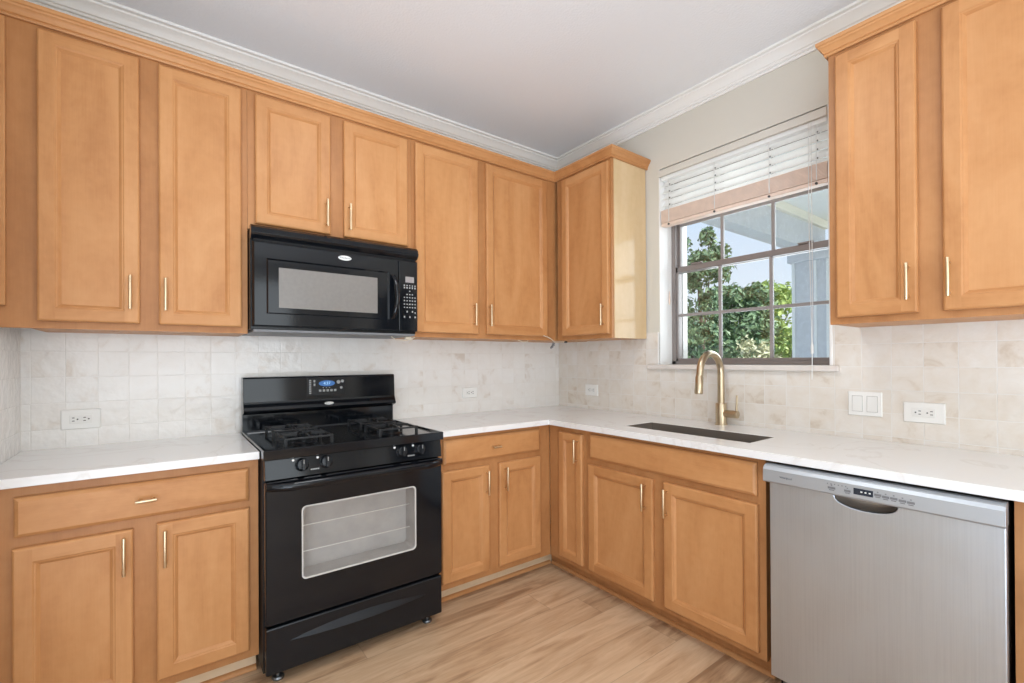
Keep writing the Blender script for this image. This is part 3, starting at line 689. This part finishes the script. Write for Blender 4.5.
    for cx in (-1.985, -1.562):
        m = MB(); 
        for q in range(5): m.box(cx-.016+q*.0068, cx-.016+q*.0068+.005, -.6835, -.680, .827, .832)
        m.build('panel_print', 'key_print', cp)
    # cooktop: rimmed tray
    c = MB(); z = .925
    def lp(i, zz): return [(x0-.004+i, -.690+i, zz), (x1+.004-i, -.690+i, zz), (x1+.004-i, -.062-i*.3, zz), (x0-.004+i, -.062-i*.3, zz)]
    c.rings([lp(.004, .886), lp(0, .888), lp(0, z-.003), lp(.003, z), lp(.012, z), lp(.022, z-.008), lp(.05, z-.0085)], cap=False)
    v1 = [c.bm.verts.new(q) for q in lp(.05, z-.0085)]; c.face(v1); v2 = [c.bm.verts.new(q) for q in lp(.004, .886)]; c.face(v2)
    ct = c.build('cooktop', 'gloss_black', t, smooth='merge', angle=20)
    for gx in (-1.985, -1.585):
        for gy in (-.50, -.235):
            s = .092; zt = .953
            bu = MB(); bu.tube([(gx, gy, .916), (gx, gy, .922), (gx, gy, .9225), (gx, gy, .932), (gx, gy, .9325), (gx, gy, .938), (gx, gy, .939)], [.058, .05, .036, .036, .042, .042, .036], 22)
            bu.build('burner', 'satin_black', ct, smooth=True, angle=30)
            g = MB()
            for sx in (-1, 1): g.box(gx+sx*s-.004, gx+sx*s+.004, gy-s-.004, gy+s+.004, zt-.010, zt-.002)
            for sy in (-1, 1): g.box(gx-s+.003, gx+s-.003, gy+sy*s-.004, gy+sy*s+.004, zt-.0105, zt-.0025)
            for sx in (-1, 1):
                for sy in (-1, 1): g.box(gx+sx*s-.006, gx+sx*s+.006, gy+sy*s-.006, gy+sy*s+.006, .9166, zt-.001)
            for ux, uy in ((1, 0), (-1, 0), (0, 1), (0, -1)):
                a, bq = .028, s-.002; P = [(zt-.008), (zt-.009), (zt+.002), (zt+.006)]
                if ux: g.prism([(gx+ux*a, P[0]), (gx+ux*bq, P[1]), (gx+ux*bq, P[2]), (gx+ux*a, P[3])], 1, gy-.004, gy+.004)
                else: g.prism([(gy+uy*a, P[0]), (gy+uy*bq, P[1]), (gy+uy*bq, P[2]), (gy+uy*a, P[3])], 0, gx-.004, gx+.004)
            g.build('burner_grate', 'cast_iron', ct, .0015)
    # backguard
    pr = [(-.022, .90), (-.058, .90), (-.058, 1.006), (-.074, 1.012), (-.100, 1.020), (-.104, 1.028), (-.098, 1.042), (-.088, 1.058), (-.086, 1.068), (-.078, 1.184), (-.072, 1.191), (-.022, 1.191)]
    bg = MB().prism(pr, 0, x0, x1+.010).build('backguard', 'gloss_black', t, .0015)
    def ymid(zz): return -.086+(zz-1.068)/(1.184-1.068)*.008
    MB().prism([(ymid(1.088)-.0012, 1.088), (ymid(1.178)-.0012, 1.178), (ymid(1.178)+.001, 1.178), (ymid(1.088)+.001, 1.088)], 0, -1.876, -1.678).build('control_screen', 'satin_black', bg)
    e = MB(); zc, xc = 1.150, -1.775; L = []
    el = [(xc+.042*math.cos(2*math.pi*k/24), zc+.016*math.sin(2*math.pi*k/24)) for k in range(24)]
    e.rings([[(x, ymid(zz)-.001, zz) for x, zz in el], [(x, ymid(zz)-.0026, zz) for x, zz in el]]); clk = e.build('clock_display', 'clock_blue', bg); clk['label'] = 'glowing blue clock display'
    text('clock_digits', '4:37', 'clock_digit', clk, (xc, ymid(zc)-.0032, zc), .021, '-y')
    kk = MB()
    for q in range(5): xx = -1.817+q*.0195; kk.box(xx, xx+.013, ymid(1.112)-.0025, ymid(1.112), 1.106, 1.118)
    for q in range(3): xx = -1.797+q*.016; kk.box(xx, xx+.006, ymid(1.126)-.0022, ymid(1.126), 1.125, 1.129)
    kk.build('button_row', 'key_print', bg, .001)
    for (xx, zz, rx) in ((-1.714, 1.156, .010), (-1.693, 1.160, .008), (-1.700, 1.125, .007)):
        MB().tube([(xx, ymid(zz)+.0005, zz), (xx, ymid(zz)-.003, zz), (xx, ymid(zz)-.0036, zz)], [rx, rx, rx*.7], 14).build('button', 'key_print', bg)
    kk = MB()
    for q in range(7): kk.box(-1.866, -1.856, ymid(1.1)-.0022, ymid(1.1)+.002, 1.097+q*.011, 1.104+q*.011)
    for q in range(2): kk.box(-1.843, -1.834, ymid(1.15)-.0022, ymid(1.15)+.002, 1.138+q*.019, 1.150+q*.019)
    kk.build('printed_keys', 'key_print', bg)
    el = [(-1.768+.024*math.cos(2*math.pi*k/24), 1.044+.0075*math.sin(2*math.pi*k/24)) for k in range(24)]
    bd = MB(); bd.rings([[(x, -.096, zz) for x, zz in el], [(x, -.1005, zz) for x, zz in el]]); o = bd.build('badge', 'badge_silver', bg, .0006)
    text('badge_lettering', 'Whirlpool', 'badge_ink', o, (-1.768, -.1009, 1.044), .0098, '-y')
gas_range()

# ------------------------------------------------------------------ microwave
def microwave():
    x0, x1 = -2.1765, -1.3985; z0, z1 = 1.412, 1.8605; xs = -1.506; yf = -.418
    t = thing('over_range_microwave', 'black over-the-range microwave mounted under the short wall cabinet', 'microwave', ((x0+x1)/2, -.2, z0))
    MB().box(x0, x1, -.385, -.008, z0, z1-.0015).build('body', 'satin_black', t, .002)
    v = MB(); v.prism([(-.386, 1.806), (-.410, 1.806), (-.424, 1.820), (-.428, 1.830), (-.420, 1.853), (-.404, 1.866), (-.372, 1.866), (-.372, 1.858), (-.386, 1.858)], 0, x0-.001, x1+.001); vg = v.build('top_vent', 'gloss_black', t, .001)
    s = MB()
    for i in range(3): s.box(x0+.01, x1-.01, -.412, -.39, 1.7995-i*.004+.003, 1.7995-i*.004+.005)
    s.build('vent_slot', 'matte_black', vg)
    d = MB(); wx0, wx1, wz0, wz1 = -2.118, -1.556, 1.480, 1.724
    def rc(a0, a1, c0, c1, y): return [(a0, y, c0), (a1, y, c0), (a1, y, c1), (a0, y, c1)]
    d.rings([rc(wx0+.01, wx1-.01, wz0+.008, wz1-.008, -.386), rc(x0+.004, xs-.001, 1.424, 1.7935, -.386), rc(x0+.004, xs-.001, 1.424, 1.7935, yf+.012), rc(x0+.012, xs-.004, 1.430, 1.790, yf), rc(wx0, wx1, wz0, wz1, yf), rc(wx0+.008, wx1-.008, wz0+.006, wz1-.006, yf+.006)], cap=False, closed=True)
    door = d.build('microwave_door', 'gloss_black', t)
    MB().box(wx0+.004, wx1-.004, yf+.006, yf+.009, wz0+.003, wz1-.003).build('window_border', 'gloss_black', door)
    MB().box(-2.068, -1.617, yf+.0045, yf+.0065, 1.509, 1.688).build('window_screen', 'micro_window', door)['label'] = 'grey meshed viewing window'
    h = MB(); L = []
    for i in range(17):
        s_ = i/16; zz = 1.484+s_*.226; e = math.sin(math.pi*s_)**.7 if 0 < s_ < 1 else 0
        xc = -1.540+.012*e; yc = yf-.002-.036*e
        L.append([(xc+.012*math.cos(a), yc+.010*math.sin(a), zz) for a in [2*math.pi*k/10 for k in range(10)]])
    h.rings(L); h.build('handle', 'gloss_black', door, smooth=True)
    el = [(-1.780+.031*math.cos(2*math.pi*k/24), 1.766+.0115*math.sin(2*math.pi*k/24)) for k in range(24)]
    b = MB(); b.rings([[(x, yf+.002, zz) for x, zz in el], [(x, yf-.003, zz) for x, zz in el]]); o = b.build('badge', 'badge_silver', door, .0008)
    text('badge_lettering', 'Whirlpool', 'badge_ink', o, (-1.780, yf-.0034, 1.766), .0128, '-y')
    c = MB().box(xs+.0015, x1-.001, yf+.002, -.386, 1.424, 1.7935).build('control_panel', 'gloss_black', t, .004)
    MB().box(-1.468, -1.420, yf+.001, yf+.003, 1.680, 1.710).build('display', 'dim_display', c)['label'] = 'unlit grey display'
    rows = [(1.664, (0, 1, 2, 3, 4)), (1.652, (0, 1, 2, 3, 4)), (1.635, (2,)), (1.617, (1, 2, 3)), (1.601, (0, 1, 2, 3, 4)), (1.584, (0, 1, 2, 3, 4)), (1.566, (0, 1, 2, 3, 4)), (1.549, (0, 1, 2, 3, 4)), (1.527, (1, 3)), (1.522, (4,)), (1.499, (0, 2, 4))]
    for zz, cs in rows:
        k = MB()
        for q in cs:
            xx = -1.474+q*.0150; hh = .0045 if zz in (1.527, 1.499, 1.652) else .003
            k.box(xx-.0035, xx+.0035, yf+.0012, yf+.003, zz-hh, zz+hh)
        k.build('button_row', 'key_print', c)
    u = MB(); u.box(x0+.01, x1-.01, -.40, -.02, 1.400, 1.4118); u.build('underside_plate', 'panel_grey', t, .002)['label'] = 'grey metal underside'
microwave()

# ------------------------------------------------------------------ dishwasher
def dishwasher():
    y0, y1 = -2.482, -1.872; xf = -.662; ym = (y0+y1)/2
    t = thing('dishwasher', 'stainless steel dishwasher under the counter on the right', 'dishwasher', (-.35, ym, 0))
    MB().box(-.63, -.06, y0+.006, y1-.006, .095, .866).build('tub', 'brown_side', t)
    py, pz, pw, ph = -2.166, .8085, .084, .036
    notch = [(py-pw*math.cos(math.pi*k/20), pz-ph*math.sin(math.pi*k/20)**.75) for k in range(21)]
    front = [(y0, .085), (y0, pz)] + notch + [(y1, pz), (y1, .085)]
    d = MB(); d.prism(front, 0, xf, -.63); door = d.build('door', 'stainless', t, .003)
    p = MB(); L = []
    for j in range(7):   # scooped pocket behind the notch
        f = j/6; L.append([(xf+.002+.030*math.sin(f*math.pi/2), py-(pw-.001)*math.cos(math.pi*k/20)*(1-.25*f), pz+.002-(ph-.001)*math.sin(math.pi*k/20)**.75*(1-.75*f*f)) for k in range(21)])
    for A, B in zip(L, L[1:]):
        VA = [p.bm.verts.new(q) for q in A]; VB = [p.bm.verts.new(q) for q in B]
        for i in range(20): p.face((VA[i], VA[i+1], VB[i+1], VB[i]))
    p.build('handle_pocket', 'sink_steel', door, smooth='merge')['label'] = 'recessed hand grip'  # steel darker than the door: shade of the recess put into its colour
    prof = [(-.63, .810), (-.676, .810), (-.680, .815), (-.679, .857), (-.672, .868), (-.655, .874), (-.63, .874)]
    c = MB(); c.prism(prof, 1, y0-.001, y1+.016); con = c.build('console', 'silver_console', t, .001)
    xc = -.6795
    MB().box(xc-.0012, xc+.001, -2.194, -2.142, .827, .847).build('display', 'dark_display', con)['label'] = 'small dark display'
    dd = MB()
    for q in range(3): dd.box(xc-.0018, xc-.001, -2.166-q*.011, -2.161-q*.011, .8355, .8395)
    dd.build('display_digits', 'switch_plastic', con)
    for (yy, w, zz) in ((-2.074, .022, .8265), (-2.119, .018, .826), (-2.200, .018, .831), (-2.220, .018, .829), (-2.240, .018, .829), (-2.261, .018, .827), (-2.281, .018, .826)):
        b = MB(); b.box(xc-.0015, xc+.001, yy-.006-w/2, yy-.006+w/2, zz+.003, zz+.010); b.box(xc-.0012, xc+.001, yy-.006-w*.35, yy-.006+w*.35, zz-.002, zz+.001)
        b.box(xc-.0012, xc+.001, yy-.008, yy-.004, zz+.014, zz+.017)
        b.build('button', 'panel_grey', con)
    m = MB()
    for q in range(6): yy = -2.068-q*.0105; m.box(xc-.001, xc+.001, yy-.0015, yy+.0015, .8445, .8475)
    m.build('cycle_marks', 'badge_ink', con)
    text('brand_lettering', 'Whirlpool', 'badge_ink', con, (xc-.0006, -1.936, .836), .010, '-x')
    MB().box(-.60, -.56, y0+.01, y1-.01, 0.0, .082).build('toe_panel', 'matte_black', t)
    for yy in (y0+.04, y1-.03): MB().tube([(-.61, yy, 0), (-.61, yy, .01), (-.61, yy, .011), (-.61, yy, .095)], [.02, .02, .008, .008], 12).build('foot', 'zinc', t)
dishwasher()

# ------------------------------------------------------------------ outlets, switch
def plate(run, kind, label, a, z, w, h, cat):
    d0 = .0062; nm = 'wall_outlet' if kind == 'outlet' else 'light_switch'
    t = thing(nm, label, cat, run.p(a, d0, z-h/2), None)
    b = MB(); L = [[run.p(aa, dep, zz) for aa, zz in ((a-w/2+i, z-h/2+i), (a+w/2-i, z-h/2+i), (a+w/2-i, z+h/2-i), (a-w/2+i, z+h/2-i))] for i, dep in ((0, d0), (0, d0+.003), (.003, d0+.006))]
    b.rings(L); b.build('plate', 'white_plastic', t)
    if kind == 'outlet':
        m = MB(); run.bx(m, a-w*.28, a+w*.28, d0+.0055, d0+.0085, z-h*.21, z+h*.21); r = m.build('receptacle', 'switch_plastic', t, .001)
        for s in (-1, 1):
            k = MB(); ca = a+s*w*.14; fl = 1 if run.kind == 'back' and a > -1.5 else -1
            for dz in (-.0065, .0065): run.bx(k, ca+fl*.002, ca+fl*.010, d0+.0084, d0+.0088, z+dz-.0016, z+dz+.0016)
            k.cyl(run.p(ca-fl*.007, d0+.0083, z), run.p(ca-fl*.007, d0+.0088, z), .003, 10); k.build('socket_slots', 'dark_slot', r)
    else:
        for s in (-1, 1):
            m = MB(); aa = a+s*w*.22; w2 = w*.145; hh = h*.31
            f0 = [run.p(q, d0+.0055, zz) for q, zz in ((aa-w2, z-hh), (aa+w2, z-hh), (aa+w2, z+hh), (aa-w2, z+hh))]
            f1 = [run.p(q, dd, zz) for q, zz, dd in ((aa-w2, z-hh, d0+.0105), (aa+w2, z-hh, d0+.0105), (aa+w2, z+hh, d0+.007), (aa-w2, z+hh, d0+.007))]
            m.rings([f0, f1]); m.build('rocker', 'switch_plastic', t, .0008)
            g = MB(); run.bx(g, aa-w2-.0018, aa+w2+.0018, d0+.0052, d0+.0062, z-hh-.0018, z+hh+.0018); g.build('rocker_gap', 'switch_gap', t)
    return t
plate(BACK, 'outlet', 'white outlet on the backsplash above the left countertop', -2.760, 1.030, .126, .084, 'outlet')
plate(BACK, 'outlet', 'white outlet on the backsplash between the range and the corner', -.826, 1.051, .112, .068, 'outlet')
plate(RIGHT, 'outlet', 'white outlet on the backsplash between the corner and the window', -.355, 1.050, .122, .080, 'outlet')
plate(RIGHT, 'outlet', 'white outlet beside the double switch, above the dishwasher', -2.184, 1.046, .130, .083, 'outlet')
plate(RIGHT, 'switch', 'white double rocker light switch right of the window sill', -1.986, 1.068, .123, .107, 'switch')

# ------------------------------------------------------------------ loose low-voltage wires under the wall cabinets
def wires():
    w = MB(); w.tube([(-.47, -.362, 1.43), (-.43, -.364, 1.42), (-.39, -.362, 1.402), (-.36, -.34, 1.394), (-.31, -.30, 1.393), (-.25, -.31, 1.3945), (-.235, -.325, 1.395)], .0028, 8)
    w.tube([(-.66, -.335, 1.397), (-.62, -.33, 1.386), (-.58, -.33, 1.389), (-.57, -.32, 1.397)], .0024, 8)
    o = tag(w.build('cabinet_light_wire', 'wire_beige', smooth=True), 'loose pale wires dangling below the wall cabinets in the corner', 'wire')
    k = MB(); P = []
    for i in range(40):
        a = i/40*4*math.pi; P.append((-.36+.014*math.cos(a)+.012*math.sin(i*.3), -.33+.01*math.sin(a*1.3), 1.366+.017*math.sin(a)))
    k.tube([(-.36, -.33, 1.393)]+P, .0032, 6); k.build('wire_coil', 'panel_grey', o, smooth=True)['label'] = 'tangled grey coil'
    MB().box(-.242, -.225, -.333, -.317, 1.388, 1.399).build('connector', 'dark_slot', o, .002)
    c = MB(); c.tube([(-1.385, -.345, 1.397), (-1.41, -.35, 1.385), (-1.44, -.36, 1.378), (-1.50, -.36, 1.381), (-1.52, -.35, 1.397)], .0026, 8)
    c.tube([(-1.385, -.345, 1.397), (-1.40, -.35, 1.388), (-1.412, -.345, 1.37), (-1.418, -.34, 1.362)], .0022, 8)
    q = tag(c.build('cabinet_light_wire', 'wire_beige', smooth=True), 'short loose wire end under the right edge of the microwave', 'wire')
    MB().box(-1.44, -1.405, -.352, -.335, 1.384, 1.3995).build('connector', 'wire_beige', q, .003)
wires()

# ------------------------------------------------------------------ porch and garden beyond the window
def porch():
    struct(box('porch_ceiling', 'porch_ceiling', None, .205, 3.75, -5.2, -.12, 2.87, 2.95), 'pale porch ceiling beyond the window')
    tag(MB().box(.205, 3.75, -.56, -.385, 2.5, 2.78).build('porch_beam', 'porch_grey'), 'grey porch beam crossing the top of the window view', 'beam')
    tag(MB().box(.205, 3.72, -.60, -.56, 2.78, 2.868).build('porch_trim_board', 'porch_cream'), 'cream trim board on top of the grey porch beam', 'board')
    p = thing('porch_column', 'blue-grey square porch column seen at the right of the window', 'column', (3.49, -.56, -.15))
    x0, x1, y0, y1 = 3.3, 3.68, -.755, -.375
    MB().box(x0, x1, y0, y1, -.15, 2.5).build('shaft', 'porch_grey', p)
    MB().box(x0-.04, x1+.04, y0-.04, y1+.04, 2.36, 2.5).build('capital', 'porch_grey', p, .01)
    b = MB(); b.box(x0-.012, x0, y0+.13, y0+.155, -.05, 2.36); b.box(x0-.012, x0, y0-.002, y0+.035, -.05, 2.36); b.box(x0-.012, x0, y1-.03, y1, -.05, 2.36); b.build('corner_board', 'porch_ceiling', p)
    MB().box(x0-.04, x1+.04, y0-.04, y1+.04, -.15, .05).build('plinth', 'porch_grey', p, .01)
    struct(box('porch_floor', 'porch_ceiling', None, .205, 3.9, -5.2, 0.3, -.25, -.15))
    struct(box('ground', 'ground_pale', None, .205, 90, -60, 60, -.6, -.5))
porch()
def tree(label, x, y, z0, h, r, mat, n, size, clumps, seed, trunk=True):
    rnd = random.Random(seed); t = thing('garden_tree' if trunk else 'garden_shrub', label, 'tree' if trunk else 'shrub', (x, y, z0))
    b = MB(); cs = []
    for i in range(clumps):
        f = rnd.uniform(.18, 1); ang = rnd.uniform(0, 2*math.pi); q = r*math.sqrt(rnd.random())*(1.15-.75*f)
        cs.append((Vector((x+q*math.cos(ang), y+q*math.sin(ang), z0+h*f*.93)), r*rnd.uniform(.16, .36)*(1.15-.4*f)))
    for i in range(n):
        c, cr = rnd.choice(cs)
        d = Vector((rnd.gauss(0, 1), rnd.gauss(0, 1), rnd.gauss(0, .9))).normalized()*cr*rnd.random()**.45
        p = c+d; nrm = (d.normalized()*.6+Vector((rnd.uniform(-1, 1), rnd.uniform(-1, 1), rnd.uniform(-.2, 1)))).normalized()
        u = nrm.orthogonal().normalized(); a = rnd.uniform(0, 6.28); v = nrm.cross(u); u2 = u*math.cos(a)+v*math.sin(a); v2 = nrm.cross(u2)
        s = size*rnd.uniform(.6, 1.3)
        b.face([b.bm.verts.new(p+q) for q in (u2*s, v2*s*.45+nrm*s*.15, -u2*s, -v2*s*.45+nrm*s*.15)])
    b.build('foliage', mat, t)
    k = MB(); k.tube([(x, y, z0-.05), (x+.05, y, z0+h*.35), (x-.04, y+.05, z0+h*.75)], [.1 if trunk else .03, .07 if trunk else .02, .02], 8)
    for i in range(7):
        c, cr = cs[i % len(cs)]; k.tube([(x, y, z0+h*.3), tuple((Vector((x, y, z0+h*.4))+c)/2), tuple(c)], [.04 if trunk else .015, .025 if trunk else .01, .01], 6)
    k.build('trunk', 'bark', t, smooth=True)
# placed along the sight lines through the window
tree('tall dark green tree at the left of the window view', 7.0, 2.95, -.5, 4.9, .95, 'leaf_dark', 6000, .07, 62, 1)
tree('broad dark green bush filling the middle of the window view', 10.6, 4.05, -.5, 4.0, 1.6, 'leaf_dark', 9000, .095, 80, 2, False)
tree('bright lime green tree left of the porch column', 15.5, 5.4, -.5, 4.75, 2.0, 'leaf_lime', 6000, .13, 60, 4)
tree('lime green shrub beside the porch column', 7.5, 1.40, -.5, 2.5, .55, 'leaf_lime', 2200, .065, 30, 5, False)
tree('pale sunlit shrub low beside the porch column', 6.1, 1.25, -.5, 2.2, .7, 'leaf_pale', 2600, .05, 36, 6, False)
tree('dark green bush at the lower left of the window view', 5.4, 2.12, -.5, 2.6, .62, 'leaf_dark', 3600, .06, 40, 8, False)
